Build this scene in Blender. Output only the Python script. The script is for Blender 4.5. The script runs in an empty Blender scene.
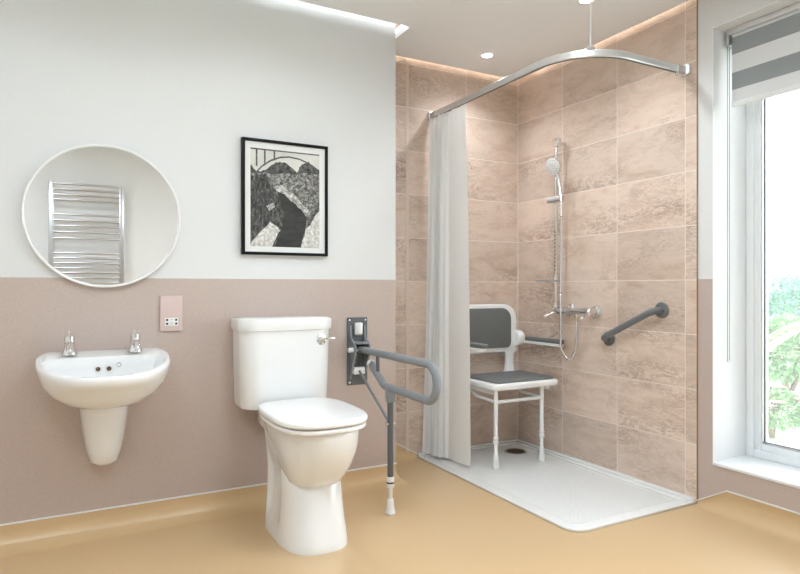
import bpy, bmesh, math, random
from mathutils import Vector, Matrix
random.seed(7)
S = bpy.context.scene
COL = S.collection
PI = math.pi

# ------------------------------------------------------------------ materials
def lin(r, g, b):
    def f(v):
        v /= 255.0
        return v / 12.92 if v <= 0.04045 else ((v + 0.055) / 1.055) ** 2.4
    return (f(r), f(g), f(b), 1.0)

class NT:
    def __init__(self, name):
        self.m = bpy.data.materials.new(name)
        self.m.use_nodes = True
        self.t = self.m.node_tree
        self.b = self.t.nodes['Principled BSDF']
        self.out = self.t.nodes['Material Output']
    def n(self, kind, **kw):
        nd = self.t.nodes.new(kind)
        for k, v in kw.items():
            if k.startswith('i_'):
                key = k[2:]
                nd.inputs[int(key) if key.isdigit() else key].default_value = v
            else:
                setattr(nd, k, v)
        return nd
    def l(self, a, b):
        self.t.links.new(a, b)
    def math(self, op, a, b=None, c=None):
        nd = self.t.nodes.new('ShaderNodeMath'); nd.operation = op
        for i, v in enumerate((a, b, c)):
            if v is None: continue
            if isinstance(v, (int, float)): nd.inputs[i].default_value = v
            else: self.l(v, nd.inputs[i])
        return nd.outputs[0]
    def mix(self, fac, a, b, mode='MIX'):
        nd = self.t.nodes.new('ShaderNodeMix'); nd.data_type = 'RGBA'; nd.blend_type = mode
        for sock, v in ((nd.inputs[0], fac), (nd.inputs[6], a), (nd.inputs[7], b)):
            if isinstance(v, (int, float, tuple)): sock.default_value = v
            else: self.l(v, sock)
        return nd.outputs[2]
    def ramp(self, fac, stops):
        nd = self.t.nodes.new('ShaderNodeValToRGB')
        cr = nd.color_ramp
        while len(cr.elements) < len(stops): cr.elements.new(0.5)
        for e, (p, col) in zip(cr.elements, stops):
            e.position = p; e.color = col
        self.l(fac, nd.inputs[0])
        return nd.outputs[0]
    def bump(self, h, strength, dist=0.001):
        nd = self.t.nodes.new('ShaderNodeBump')
        nd.inputs['Strength'].default_value = strength
        nd.inputs['Distance'].default_value = dist
        self.l(h, nd.inputs['Height'])
        self.l(nd.outputs[0], self.b.inputs['Normal'])
    def obj(self):
        return self.n('ShaderNodeTexCoord').outputs['Object']
    def noise(self, vec, scale, detail=3, rough=0.5, dist=0.0):
        nd = self.n('ShaderNodeTexNoise')
        nd.inputs['Scale'].default_value = scale; nd.inputs['Detail'].default_value = detail
        nd.inputs['Roughness'].default_value = rough; nd.inputs['Distortion'].default_value = dist
        self.l(vec, nd.inputs['Vector'])
        return nd.outputs['Fac']
    def set(self, **kw):
        for k, v in kw.items():
            self.b.inputs[k.replace('_', ' ')].default_value = v

def simple(name, col, rough=0.4, metal=0.0, var=0.03, bump=0.0, bscale=300, coat=0.0, spec=None):
    m = NT(name)
    c = m.obj()
    nz = m.noise(c, 35, 3)
    dark = tuple(v * (1 - var) for v in col[:3]) + (1,)
    lite = tuple(min(1, v * (1 + var)) for v in col[:3]) + (1,)
    m.l(m.mix(nz, dark, lite), m.b.inputs['Base Color'])
    m.set(Roughness=rough, Metallic=metal)
    if coat: m.set(Coat_Weight=coat, Coat_Roughness=0.05)
    if spec is not None: m.b.inputs['Specular IOR Level'].default_value = spec
    if bump:
        m.bump(m.noise(c, bscale, 2), bump)
    return m.m

M = {}
M['ceramic'] = simple('white_ceramic', (0.86, 0.86, 0.855, 1), 0.12, var=0.01, coat=0.5)
M['seat_plastic'] = simple('white_seat_plastic', (0.91, 0.908, 0.90, 1), 0.22, var=0.01)
M['white_plastic'] = simple('white_plastic', (0.82, 0.82, 0.81, 1), 0.3, var=0.02)
M['white_metal'] = simple('white_coated_metal', (0.89, 0.89, 0.885, 1), 0.28, var=0.015)
M['upvc'] = simple('white_window_plastic', (0.84, 0.86, 0.88, 1), 0.3, var=0.01)
M['chrome'] = simple('polished_chrome', (0.78, 0.78, 0.79, 1), 0.1, 1.0, var=0.03)
M['satin'] = simple('satin_metal', (0.62, 0.62, 0.63, 1), 0.28, 1.0, var=0.04)
M['alu'] = simple('bright_aluminium', (0.80, 0.81, 0.82, 1), 0.32, 0.75, var=0.03)
M['grey'] = simple('grey_coated_steel', lin(132, 136, 140), 0.38, var=0.05)
M['grey_dark'] = simple('dark_grey_coated_steel', lin(92, 95, 98), 0.38, var=0.05)
M['grab'] = simple('charcoal_coated_steel', lin(110, 113, 115), 0.4, var=0.05)
M['pad'] = simple('grey_foam_pad', lin(110, 112, 112), 0.55, var=0.05, bump=0.15, bscale=500)
M['ceil'] = simple('ceiling_paint', (0.91, 0.92, 0.935, 1), 0.7, var=0.01)
M['white_paint'] = simple('white_wall_paint', (0.82, 0.82, 0.815, 1), 0.6, var=0.02, bump=0.1)
M['reveal'] = simple('white_reveal_paint', (0.86, 0.87, 0.88, 1), 0.5, var=0.01)
M['black'] = simple('black_frame_lacquer', lin(10, 10, 11), 0.5, var=0.1, spec=.2)
M['mount'] = simple('white_picture_mount', (0.82, 0.82, 0.81, 1), 0.7, var=0.01)
M['socket'] = simple('pale_pink_plate', lin(212, 190, 184), 0.35, var=0.02)
M['hole'] = simple('dark_socket_hole', lin(40, 40, 42), 0.6)
M['drainhole'] = simple('brown_drain_hole', lin(95, 70, 50), 0.5, var=0.2)
M['rubber'] = simple('black_rubber', lin(35, 36, 38), 0.6)
M['led'] = None

def wall_paint():
    m = NT('two_tone_wall_paint')
    c = m.obj()
    sep = m.n('ShaderNodeSeparateXYZ'); m.l(c, sep.inputs[0])
    up = m.math('GREATER_THAN', sep.outputs['Z'], 1.021)
    n1 = m.noise(c, 260, 3, 0.6)
    n2 = m.noise(c, 9, 3, 0.5)
    low = m.mix(n1, lin(172, 154, 145), lin(212, 196, 187))
    low = m.mix(m.math('MULTIPLY', n2, 0.25), low, lin(195, 177, 167))
    hi = m.mix(n1, lin(218, 219, 219), lin(229, 229, 229))
    m.l(m.mix(up, low, hi), m.b.inputs['Base Color'])
    m.set(Roughness=0.62)
    m.bump(m.noise(c, 420, 2), 0.12)
    return m.m
M['wall'] = wall_paint()

def tile_mat(name, axis, origin):
    """travertine look tiles 400 x 250 with pale grout; u runs along the wall"""
    m = NT(name)
    c = m.obj()
    sep = m.n('ShaderNodeSeparateXYZ'); m.l(c, sep.inputs[0])
    u = m.math('SUBTRACT', origin, sep.outputs[axis])
    v = m.math('SUBTRACT', 3.0175, sep.outputs['Z'])
    us = m.math('DIVIDE', m.math('ADD', u, 4.0), 0.4); vs = m.math('DIVIDE', v, 0.25)
    iu = m.math('FLOOR', us); iv = m.math('FLOOR', vs)
    fu = m.math('MULTIPLY', m.math('FRACT', us), 0.4); fv = m.math('MULTIPLY', m.math('FRACT', vs), 0.25)
    du = m.math('MINIMUM', fu, m.math('SUBTRACT', 0.4, fu))
    dv = m.math('MINIMUM', fv, m.math('SUBTRACT', 0.25, fv))
    dm = m.math('MINIMUM', du, dv)
    g = m.math('LESS_THAN', dm, 0.0016)
    idv = m.n('ShaderNodeCombineXYZ'); m.l(iu, idv.inputs[0]); m.l(iv, idv.inputs[1])
    idv.inputs[2].default_value = 3.7 if axis == 'X' else 9.1
    wn = m.n('ShaderNodeTexWhiteNoise'); m.l(idv.outputs[0], wn.inputs['Vector'])
    rnd = wn.outputs['Value']
    sc = m.n('ShaderNodeSeparateColor'); m.l(wn.outputs['Color'], sc.inputs[0])
    p = m.n('ShaderNodeCombineXYZ')
    m.l(m.math('ADD', u, m.math('MULTIPLY', rnd, 37.0)), p.inputs[0])
    m.l(m.math('ADD', m.math('MULTIPLY', v, 2.6), m.math('MULTIPLY', sc.outputs[1], 23.0)), p.inputs[1])
    p = p.outputs[0]
    big = m.noise(p, 3.2, 5, 0.55, 0.9)
    mid = m.noise(p, 9.0, 6, 0.62, 1.4)
    fine = m.noise(p, 60, 4, 0.65, 0.4)
    base = m.ramp(m.math('ADD', m.math('MULTIPLY', big, 0.65), m.math('MULTIPLY', mid, 0.35)),
                  [(0.28, lin(194, 168, 150)), (0.42, lin(217, 194, 177)), (0.55, lin(228, 208, 193)), (0.70, lin(206, 181, 164))])
    # veins: thin bands where a distorted noise crosses its middle
    vn = m.noise(p, 4.5, 8, 0.7, 2.2)
    vein = m.math('SUBTRACT', 1.0, m.math('MINIMUM', m.math('MULTIPLY', m.math('ABSOLUTE', m.math('SUBTRACT', vn, 0.5)), 22.0), 1.0))
    area = m.ramp(m.noise(p, 2.0, 2, 0.5), [(0.42, (0, 0, 0, 1)), (0.66, (1, 1, 1, 1))])
    amt = m.math('MULTIPLY', m.math('MULTIPLY', vein, area), m.math('ADD', 0.3, m.math('MULTIPLY', sc.outputs[2], 0.7)))
    col = m.mix(amt, base, lin(160, 134, 117))
    pit = m.ramp(fine, [(0.55, (0, 0, 0, 1)), (0.66, (1, 1, 1, 1))])
    pamt = m.math('MULTIPLY', m.math('MULTIPLY', pit, area), m.math('ADD', 0.15, m.math('MULTIPLY', sc.outputs[0], 0.75)))
    col = m.mix(pamt, col, lin(148, 126, 112))
    tone = m.math('ADD', 0.88, m.math('MULTIPLY', sc.outputs[1], 0.17))
    tn = m.n('ShaderNodeCombineXYZ')
    for k in range(3): m.l(tone, tn.inputs[k])
    col = m.mix(1.0, col, tn.outputs[0], 'MULTIPLY')
    col = m.mix(g, col, lin(240, 230, 220))
    m.l(col, m.b.inputs['Base Color'])
    m.set(Roughness=0.33)
    m.bump(m.math('MINIMUM', m.math('MULTIPLY', dm, 400.0), 1.0), 0.25, 0.001)
    return m.m
M['tile_c'] = tile_mat('travertine_tiles_far', 'X', 2.501)
M['tile_b'] = tile_mat('travertine_tiles_side', 'Y', 3.048)

def floor_mat():
    m = NT('ochre_vinyl')
    c = m.obj()
    n1 = m.noise(c, 500, 2, 0.5); n2 = m.noise(c, 2.5, 3, 0.5)
    col = m.mix(n1, lin(206, 175, 133), lin(216, 186, 145))
    col = m.mix(m.math('MULTIPLY', n2, 0.35), col, lin(203, 170, 127))
    m.l(col, m.b.inputs['Base Color'])
    m.set(Roughness=0.3)
    m.bump(m.noise(c, 350, 2), 0.06)
    return m.m
M['floor'] = floor_mat()

def tray_mat():
    m = NT('textured_tray_acrylic')
    c = m.obj()
    mp = m.n('ShaderNodeMapping'); mp.inputs['Scale'].default_value = (1, 1, 1); m.l(c, mp.inputs[0])
    br = m.n('ShaderNodeTexBrick'); br.inputs['Scale'].default_value = 1.0
    br.offset = 0.5
    br.inputs['Brick Width'].default_value = 0.024; br.inputs['Row Height'].default_value = 0.012
    br.inputs['Mortar Size'].default_value = 0.002; br.inputs['Mortar Smooth'].default_value = 0.4
    m.l(mp.outputs[0], br.inputs['Vector'])
    m.l(m.mix(m.noise(c, 60, 2), (0.80, 0.80, 0.785, 1), (0.84, 0.84, 0.825, 1)), m.b.inputs['Base Color'])
    m.set(Roughness=0.3)
    h = m.math('ADD', m.math('MULTIPLY', br.outputs['Fac'], -1.0), m.math('MULTIPLY', m.noise(c, 120, 2), 0.8))
    m.bump(h, 0.75, 0.003)
    return m.m
M['tray_tex'] = tray_mat()
M['tray'] = simple('smooth_tray_acrylic', (0.82, 0.82, 0.81, 1), 0.22, var=0.01)

def mirror_mat():
    m = NT('mirror_glass')
    c = m.obj()
    m.l(m.mix(m.noise(c, 3, 1), (0.925, 0.915, 0.91, 1), (0.935, 0.925, 0.92, 1)), m.b.inputs['Base Color'])
    m.set(Metallic=1.0, Roughness=0.004)
    return m.m
M['mirror'] = mirror_mat()

def pane_mat():
    m = NT('window_pane_glass')
    lw = m.n('ShaderNodeFresnel', i_IOR=1.3)
    tr = m.n('ShaderNodeBsdfTransparent'); tr.inputs[0].default_value = (0.975, 0.98, 0.985, 1)
    gl = m.n('ShaderNodeBsdfGlossy'); gl.inputs['Roughness'].default_value = 0.0
    mx = m.n('ShaderNodeMixShader')
    m.l(lw.outputs[0], mx.inputs[0]); m.l(tr.outputs[0], mx.inputs[1]); m.l(gl.outputs[0], mx.inputs[2])
    haze = m.n('ShaderNodeBsdfTranslucent'); haze.inputs[0].default_value = (0.95, 0.97, 0.98, 1)  # translucent share puts the washed-out garden haze into the glass
    m2 = m.n('ShaderNodeMixShader'); m2.inputs[0].default_value = 0.06
    m.l(mx.outputs[0], m2.inputs[1]); m.l(haze.outputs[0], m2.inputs[2])
    m.l(m2.outputs[0], m.out.inputs['Surface'])
    return m.m
M['pane'] = pane_mat()

def curtain_mat():
    m = NT('white_curtain_cloth')
    c = m.obj()
    col = m.mix(m.noise(c, 400, 2), (0.92, 0.912, 0.90, 1), (0.95, 0.943, 0.93, 1))
    df = m.n('ShaderNodeBsdfDiffuse'); tl = m.n('ShaderNodeBsdfTranslucent')
    m.l(col, df.inputs[0]); m.l(col, tl.inputs[0])
    mx = m.n('ShaderNodeMixShader'); mx.inputs[0].default_value = 0.15
    m.l(df.outputs[0], mx.inputs[1]); m.l(tl.outputs[0], mx.inputs[2])
    m.l(mx.outputs[0], m.out.inputs['Surface'])
    return m.m
M['curtain'] = curtain_mat()

def blind_mat():
    m = NT('striped_blind_cloth')
    c = m.obj()
    sep = m.n('ShaderNodeSeparateXYZ'); m.l(c, sep.inputs[0])
    ph = m.math('FRACT', m.math('DIVIDE', m.math('SUBTRACT', 2.162, sep.outputs['Z']), 0.157))
    dark = m.math('LESS_THAN', ph, 0.485)
    nz = m.noise(c, 700, 2)
    col = m.mix(dark, (0.80, 0.805, 0.81, 1), m.mix(nz, lin(150, 155, 157), lin(166, 171, 173)))
    df = m.n('ShaderNodeBsdfDiffuse'); tl = m.n('ShaderNodeBsdfTranslucent')
    m.l(col, df.inputs[0]); m.l(col, tl.inputs[0])
    mx = m.n('ShaderNodeMixShader')
    m.l(m.math('ADD', 0.12, m.math('MULTIPLY', dark, -0.06)), mx.inputs[0])
    m.l(df.outputs[0], mx.inputs[1]); m.l(tl.outputs[0], mx.inputs[2])
    m.l(mx.outputs[0], m.out.inputs['Surface'])
    return m.m
M['blind'] = blind_mat()

def emit(name, col, strength):
    m = NT(name)
    e = m.n('ShaderNodeEmission'); e.inputs[0].default_value = col; e.inputs[1].default_value = strength
    m.l(e.outputs[0], m.out.inputs['Surface'])
    return m.m
M['lamp'] = emit('lamp_lens', (1, 0.97, 0.93, 1), 14)
LED_COOL, LED_WARM = 2.8, 2.3
M['led_cool'] = emit('cool_led', (0.92, 0.98, 1.0, 1), LED_COOL)
M['led_warm'] = emit('warm_led', (1.0, 0.87, 0.72, 1), LED_WARM)

def photo_mat(name, lo, hi, scale, stretch=(1, 1, 1), rough=0.65):
    m = NT(name)
    c = m.obj()
    mp = m.n('ShaderNodeMapping'); mp.inputs['Scale'].default_value = stretch; m.l(c, mp.inputs[0])
    nz = m.noise(mp.outputs[0], scale, 6, 0.72, 0.6)
    def g(v): return lin(v, v * 0.99, v * 0.965)
    m.l(m.ramp(nz, [(0.36, g(lo)), (0.5, g((lo + hi) / 2)), (0.64, g(hi))]), m.b.inputs['Base Color'])
    m.set(Roughness=rough)
    return m.m
M['p_sky'] = photo_mat('print_pale_sky', 205, 225, 3)
M['p_hill'] = photo_mat('print_dark_hill', 30, 120, 60)
M['p_land'] = photo_mat('print_rocky_land', 45, 185, 70)
M['p_cliff'] = photo_mat('print_dark_cliff', 15, 120, 55, (1.6, 1, 0.7))
M['p_river'] = photo_mat('print_dark_river', 34, 62, 14, (0.5, 1, 1.5))
M['p_bank'] = photo_mat('print_bright_bank', 110, 230, 80)
M['p_road'] = photo_mat('print_bright_road', 165, 240, 90)
M['p_arch'] = photo_mat('print_bridge_arch', 60, 120, 60)

def leaf_mat(name, a, b):
    m = NT(name)
    c = m.obj()
    m.l(m.mix(m.noise(c, 7, 3), a, b), m.b.inputs['Base Color'])
    m.set(Roughness=0.5)
    m.b.inputs['Transmission Weight'].default_value = 0.0
    return m.m
M['leaf'] = leaf_mat('green_leaf', lin(116, 158, 112), lin(156, 194, 140))
M['leaf2'] = leaf_mat('blue_green_leaf', lin(110, 155, 140), lin(150, 190, 172))
M['frond'] = leaf_mat('pale_frond', lin(176, 190, 118), lin(206, 214, 150))
M['pink'] = leaf_mat('pink_petal', lin(225, 150, 165), lin(240, 185, 195))
M['bark'] = leaf_mat('brown_bark', lin(110, 90, 70), lin(140, 118, 95))
M['lawn'] = leaf_mat('garden_lawn', lin(190, 206, 178), lin(208, 220, 194))

# ------------------------------------------------------------------ helpers
ROOT = {}
def tag(o, label=None, cat=None, group=None, kind=None):
    if label: o['label'] = label
    if cat: o['category'] = cat
    if group: o['group'] = group
    if kind: o['kind'] = kind
    return o

def thing(name, loc, label, cat, group=None):
    o = bpy.data.objects.new(name, None); COL.objects.link(o)
    o.location = loc; o.empty_display_size = 0.05
    ROOT[o.name] = Vector(loc)
    return tag(o, label, cat, group)

def obj(name, bm, mat, parent=None, smooth=35, label=None, loc=None):
    """link a bmesh given in room coordinates as one mesh object"""
    off = Vector((0, 0, 0))
    if parent is not None: off = ROOT[parent.name]
    elif loc is not None: off = Vector(loc)
    if off.length: bmesh.ops.translate(bm, verts=bm.verts, vec=-off)
    bmesh.ops.recalc_face_normals(bm, faces=bm.faces)
    me = bpy.data.meshes.new(name)
    bm.to_mesh(me); bm.free()
    for mm in (mat if isinstance(mat, (list, tuple)) else [mat]): me.materials.append(mm)
    if smooth:
        me.polygons.foreach_set('use_smooth', [True] * len(me.polygons))
        me.set_sharp_from_angle(angle=math.radians(smooth))
    o = bpy.data.objects.new(name, me); COL.objects.link(o)
    if parent is not None: o.parent = parent
    elif loc is not None: o.location = loc
    ROOT[o.name] = off
    if label: o['label'] = label
    return o

def B(): return bmesh.new()

def box(bm, x0, x1, y0, y1, z0, z1, bev=0.0, seg=2, mi=0):
    vs = [bm.verts.new(p) for p in ((x0,y0,z0),(x1,y0,z0),(x1,y1,z0),(x0,y1,z0),(x0,y0,z1),(x1,y0,z1),(x1,y1,z1),(x0,y1,z1))]
    fs = [bm.faces.new([vs[i] for i in q]) for q in ((0,3,2,1),(4,5,6,7),(0,1,5,4),(1,2,6,5),(2,3,7,6),(3,0,4,7))]
    for f in fs: f.material_index = mi
    if bev:
        es = list({e for f in fs for e in f.edges})
        bmesh.ops.bevel(bm, geom=es, offset=bev, segments=seg, profile=0.5, affect='EDGES')
    return bm

def loft(bm, rings, cap0=True, cap1=True, closed=True):
    vr = [[bm.verts.new(p) for p in r] for r in rings]
    n = len(vr[0])
    for a, b in zip(vr, vr[1:]):
        for i in range(n if closed else n - 1):
            j = (i + 1) % n
            bm.faces.new((a[i], a[j], b[j], b[i]))
    if cap0 and closed: bm.faces.new(list(reversed(vr[0])))
    if cap1 and closed: bm.faces.new(vr[-1])
    return bm

def frame_of(d):
    d = d.normalized()
    u = Vector((0, 0, 1)).cross(d)
    if u.length < 1e-3: u = Vector((1, 0, 0))
    u.normalize()
    return u, d.cross(u).normalized()

def fillet(pts, r, n=8):
    pts = [Vector(p) for p in pts]
    if isinstance(r, (int, float)): r = [r] * len(pts)
    out = [pts[0]]
    for i in range(1, len(pts) - 1):
        a, p, b = pts[i - 1], pts[i], pts[i + 1]
        da, db = (a - p).normalized(), (b - p).normalized()
        ang = da.angle(db)
        if ang > PI - 0.02: out.append(p); continue
        t = min(r[i] / math.tan(ang / 2), 0.49 * (a - p).length if i > 1 else 0.98 * (a - p).length, 0.49 * (b - p).length if i < len(pts) - 2 else 0.98 * (b - p).length)
        rr = t * math.tan(ang / 2)
        cen = p + (da + db).normalized() * (rr / math.sin(ang / 2))
        s, e = p + da * t - cen, p + db * t - cen
        tot = s.angle(e)
        for k in range(n + 1):
            f = k / n
            out.append(cen + (s * math.sin((1 - f) * tot) + e * math.sin(f * tot)) / math.sin(tot))
    out.append(pts[-1])
    return out

def sweep(bm, pts, rad, n=14, caps=True):
    """round bar along pts; rad a number or one per point"""
    pts = [Vector(p) for p in pts]
    if isinstance(rad, (int, float)): rad = [rad] * len(pts)
    rings = []; u = None
    for i, p in enumerate(pts):
        d = (pts[min(i + 1, len(pts) - 1)] - pts[max(i - 1, 0)]).normalized()
        if u is None: u, v = frame_of(d)
        else:
            u = (u - d * u.dot(d)).normalized(); v = d.cross(u).normalized()
        rings.append([p + (u * math.cos(2*PI*k/n) + v * math.sin(2*PI*k/n)) * rad[i] for k in range(n)])
    return loft(bm, rings, caps, caps)

def sweep_rect(bm, pts, w, h, up=Vector((0, 0, 1))):
    pts = [Vector(p) for p in pts]; rings = []
    for i, p in enumerate(pts):
        d = (pts[min(i + 1, len(pts) - 1)] - pts[max(i - 1, 0)]).normalized()
        s = d.cross(up).normalized(); uu = s.cross(d).normalized()
        b = min(w, h) * 0.2
        q = [(-w/2+b,-h/2),(w/2-b,-h/2),(w/2,-h/2+b),(w/2,h/2-b),(w/2-b,h/2),(-w/2+b,h/2),(-w/2,h/2-b),(-w/2,-h/2+b)]
        rings.append([p + s * a + uu * c for a, c in q])
    return loft(bm, rings)

def lathe(bm, prof, cen, axis=(0, 0, 1), n=28, cap0=True, cap1=True):
    cen = Vector(cen); ax = Vector(axis).normalized(); u, v = frame_of(ax)
    rings = [[cen + ax * h + (u * math.cos(2*PI*k/n) + v * math.sin(2*PI*k/n)) * max(r, 1e-5) for k in range(n)] for r, h in prof]
    return loft(bm, rings, cap0, cap1)

def cyl(bm, a, b, r0, r1=None, n=20, bev=0.0):
    a, b = Vector(a), Vector(b); L = (b - a).length; r1 = r0 if r1 is None else r1
    if bev: prof = [(r0 - bev, 0), (r0, bev), (r1, L - bev), (r1 - bev, L)]
    else: prof = [(r0, 0), (r1, L)]
    return lathe(bm, prof, a, b - a, n)

def outline_solid(bm, pts, axis, a, b, bev=0.0):
    """2-D outline pushed along an axis from a to b, edges rounded by stepping the outline in"""
    def mk(p, t):
        return {'Z': (p[0], p[1], t), 'Y': (p[0], t, p[1]), 'X': (t, p[0], p[1])}[axis]
    n = len(pts)
    cx = sum(p[0] for p in pts) / n; cy = sum(p[1] for p in pts) / n
    def inset(d):
        out = []
        for i in range(n):
            p0, p1, p2 = Vector(pts[i-1]), Vector(pts[i]), Vector(pts[(i+1) % n])
            t = (p2 - p0).normalized(); nn = Vector((-t.y, t.x))
            if nn.dot(Vector((cx, cy)) - p1) < 0: nn = -nn
            out.append(tuple(p1 + nn * d))
        return out
    if not bev: return loft(bm, [[mk(p, a) for p in pts], [mk(p, b) for p in pts]])
    s = 1 if b > a else -1
    rings = []
    for k in range(4):                       # quarter round at the a side
        th = PI/2 * k/3
        rings.append([mk(p, a + s*bev*(1 - math.cos(th))) for p in inset(bev*(1 - math.sin(th)))])
    for k in range(3, -1, -1):
        th = PI/2 * k/3
        rings.append([mk(p, b - s*bev*(1 - math.cos(th))) for p in inset(bev*(1 - math.sin(th)))])
    return loft(bm, rings)

def rrect(x0, x1, y0, y1, r, n=6):
    if isinstance(r, (int, float)): r = (r, r, r, r)
    out = []
    for (cx, cy, a0, rr) in ((x1 - r[0], y1 - r[0], 0, r[0]), (x0 + r[1], y1 - r[1], 90, r[1]), (x0 + r[2], y0 + r[2], 180, r[2]), (x1 - r[3], y0 + r[3], 270, r[3])):
        for k in range(n + 1):
            a = math.radians(a0 + 90*k/n)
            out.append((cx + rr*math.cos(a), cy + rr*math.sin(a)))
    return out

# ------------------------------------------------------------------ the room
XL, XR, YF, YA, YC, XA = -1.2, 2.501, -0.80, 2.695, 3.048, 1.432
XW = 2.506                                     # painted face of the window wall
def struct(name, bm, mat, smooth=35):
    o = obj(name, bm, mat, None, smooth); o['kind'] = 'structure'; return o

struct('floor', box(B(), XL, 2.95, YF, YC + 0.15, -0.1, 0.0), M['floor'])
struct('wall_back', box(B(), XL, XA, YA, YC + 0.15, 0, 2.52, 0.004), M['wall'])
struct('wall_shower', box(B(), XA, 2.95, YC, YC + 0.15, 0, 2.52), M['tile_c'])
struct('wall_left', box(B(), XL - 0.15, XL, YF, YC + 0.15, 0, 2.52), M['white_paint'])
struct('wall_front', box(B(), XL - 0.15, 2.95, YF - 0.15, YF, 0, 2.52), M['white_paint'])
WY0, WY1, WZ0, WZ1 = 0.15, 1.716, 0.2085, 2.138
bm = B()
XO = 2.86
box(bm, XW, XO, WY1, YC + 0.15, 0, 2.52); box(bm, XW, XO, YF, WY0, 0, 2.52)
box(bm, XW, XO, WY0, WY1, 0, WZ0 - 0.012); box(bm, XW, XO, WY0, WY1, WZ1, 2.52)
struct('wall_right', bm, M['wall'])
struct('wall_shower_side', box(B(), 2.4995, XW, 1.789, YC, 0.0, 2.52), M['tile_b'])
struct('trim_4', box(B(), 2.4968, 2.4996, YC - .0028, YC, .02, 2.52), M['white_plastic'], 0)
struct('trim_5', box(B(), 1.684, 1.7035, YC - .0022, YC + .001, .02, 2.52, .0008), simple('pale_beige_tile_trim', lin(222, 203, 188), .35, var=.03), 0)
struct('trim_6', box(B(), 2.4990, XW, 1.7875, 1.7900, .02, 2.52), simple('brown_tile_edge', lin(165, 132, 110), .4), 0)
# white lining of the window opening and its sill
bm = B()
box(bm, XW - 0.001, XO, WY1 - 0.004, WY1, WZ0, WZ1); box(bm, XW - 0.001, XO, WY0, WY0 + 0.004, WZ0, WZ1)
box(bm, XW - 0.001, XO, WY0, WY1, WZ1 - 0.004, WZ1)
struct('trim_1', bm, M['reveal'])
struct('window_sill', box(B(), XW - 0.004, XO, WY0, WY1, WZ0 - 0.014, WZ0, 0.003), M['reveal'])
# roof void and floating ceiling board with a lit gap along the walls
struct('ceiling_void', box(B(), XL - 0.15, 2.95, YF - 0.15, YC + 0.15, 2.52, 2.6), M['white_paint'])
ZC = 2.283
out = [(XL, YF), (2.462, YF), (2.462, 3.006), (1.488, 3.006), (1.488, 2.645), (XL, 2.645)]
bm = B()
loft(bm, [[(x, y, ZC) for x, y in out], [(x, y, ZC + 0.025) for x, y in out]])
struct('ceiling', bm, M['ceil'])

# coved vinyl skirting
def cove(path, name_cove, name_trim):
    """path: (x, y, ox, oy, h): wall line, direction into the room, height"""
    r = 0.075; bm = B(); rings = []
    for x, y, ox, oy, h in path:
        rr = min(r, h * 0.9)
        prof = [(0.0005, h), (0.0005, rr)] + [(rr*(1 - math.cos(a)), rr*(1 - math.sin(a))) for a in (PI/2*k/10 for k in range(1, 11))] 
        prof[-1] = (rr, 0.0006)
        rings.append([(x + ox*d, y + oy*d, z) for d, z in prof])
    loft(bm, rings, closed=False)
    struct(name_cove, bm, M['floor'], 60)
    bm = B(); rings = []
    for x, y, ox, oy, h in path:
        rings.append([(x + ox*d, y + oy*d, h + z) for d, z in ((0, -0.003), (0.004, -0.003), (0.004, 0.003), (0, 0.003))])
    loft(bm, rings)
    struct(name_trim, bm, M['white_plastic'], 0)
cove([(XL, YA, 0, -1, .1), (XA, YA, 1, -1, .1), (XA, YC, 1, -1, .1), (1.615, YC, 0, -1, .1), (1.69, YC, 0, -1, .058), (1.757, YC, 0, -1, .02)], 'baseboard_back', 'trim_2')
cove([(XW, 1.789, -1, 0, .016), (XW, 1.72, -1, 0, .056), (XW, 1.65, -1, 0, .098), (XW, YF, -1, 0, .098)], 'baseboard_right', 'trim_3')

# window: frame, bead, gasket and pane
wf = bpy.data.objects.new('window_1', None); COL.objects.link(wf); wf.location = (2.74, (WY0+WY1)/2, WZ0)
ROOT['window_1'] = wf.location.copy(); wf['kind'] = 'structure'
def ring_frame(bm, x0, x1, y0, y1, z0, z1, w, bev=0.0, wz=None):
    wz = wz or w
    box(bm, x0, x1, y0, y0 + w, z0, z1, bev); box(bm, x0, x1, y1 - w, y1, z0, z1, bev)
    box(bm, x0, x1, y0 + w, y1 - w, z0, z0 + wz, bev); box(bm, x0, x1, y0 + w, y1 - w, z1 - wz, z1, bev)
    return bm
y0, y1, z0, z1 = WY0 + 0.004, WY1 - 0.004, WZ0, WZ1 - 0.004
obj('window_frame', ring_frame(B(), 2.74, 2.82, y0, y1, z0, z1, 0.036, 0.004), M['upvc'], wf)
obj('window_frame', ring_frame(B(), 2.752, 2.81, y0 + 0.034, y1 - 0.034, z0 + 0.034, z1 - 0.034, 0.03, 0.005), M['upvc'], wf)
obj('gasket', ring_frame(B(), 2.757, 2.765, y0 + 0.063, y1 - 0.063, z0 + 0.063, z1 - 0.063, 0.006), M['satin'], wf)
obj('spacer_bar', ring_frame(B(), 2.772, 2.788, y0 + 0.063, y1 - 0.063, z0 + 0.063, z1 - 0.063, 0.012), M['satin'], wf)
obj('pane', box(B(), 2.767, 2.769, y0 + 0.064, y1 - 0.064, z0 + 0.064, z1 - 0.064), M['pane'], wf, 0)

# ------------------------------------------------------------------ round mirror
MX, MZ, MR = 0.117, 1.266, 0.283
t = thing('wall_mirror', (MX, YA, MZ), 'large round mirror in a thin white frame above the basin', 'mirror')
obj('mirror_frame', lathe(B(), [(MR - .010, 0), (MR - .001, 0), (MR, .003), (MR, .026), (MR - .0015, .028), (MR - .0055, .028), (MR - .007, .0265), (MR - .0075, .021), (MR - .010, .021)], (MX, YA, MZ), (0, -1, 0), 96, False, False), M['white_metal'], t)
obj('mirror_glass', lathe(B(), [(MR - .0085, 0.014), (MR - .0085, 0.0205)], (MX, YA, MZ), (0, -1, 0), 96), M['mirror'], t, 20)

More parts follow.
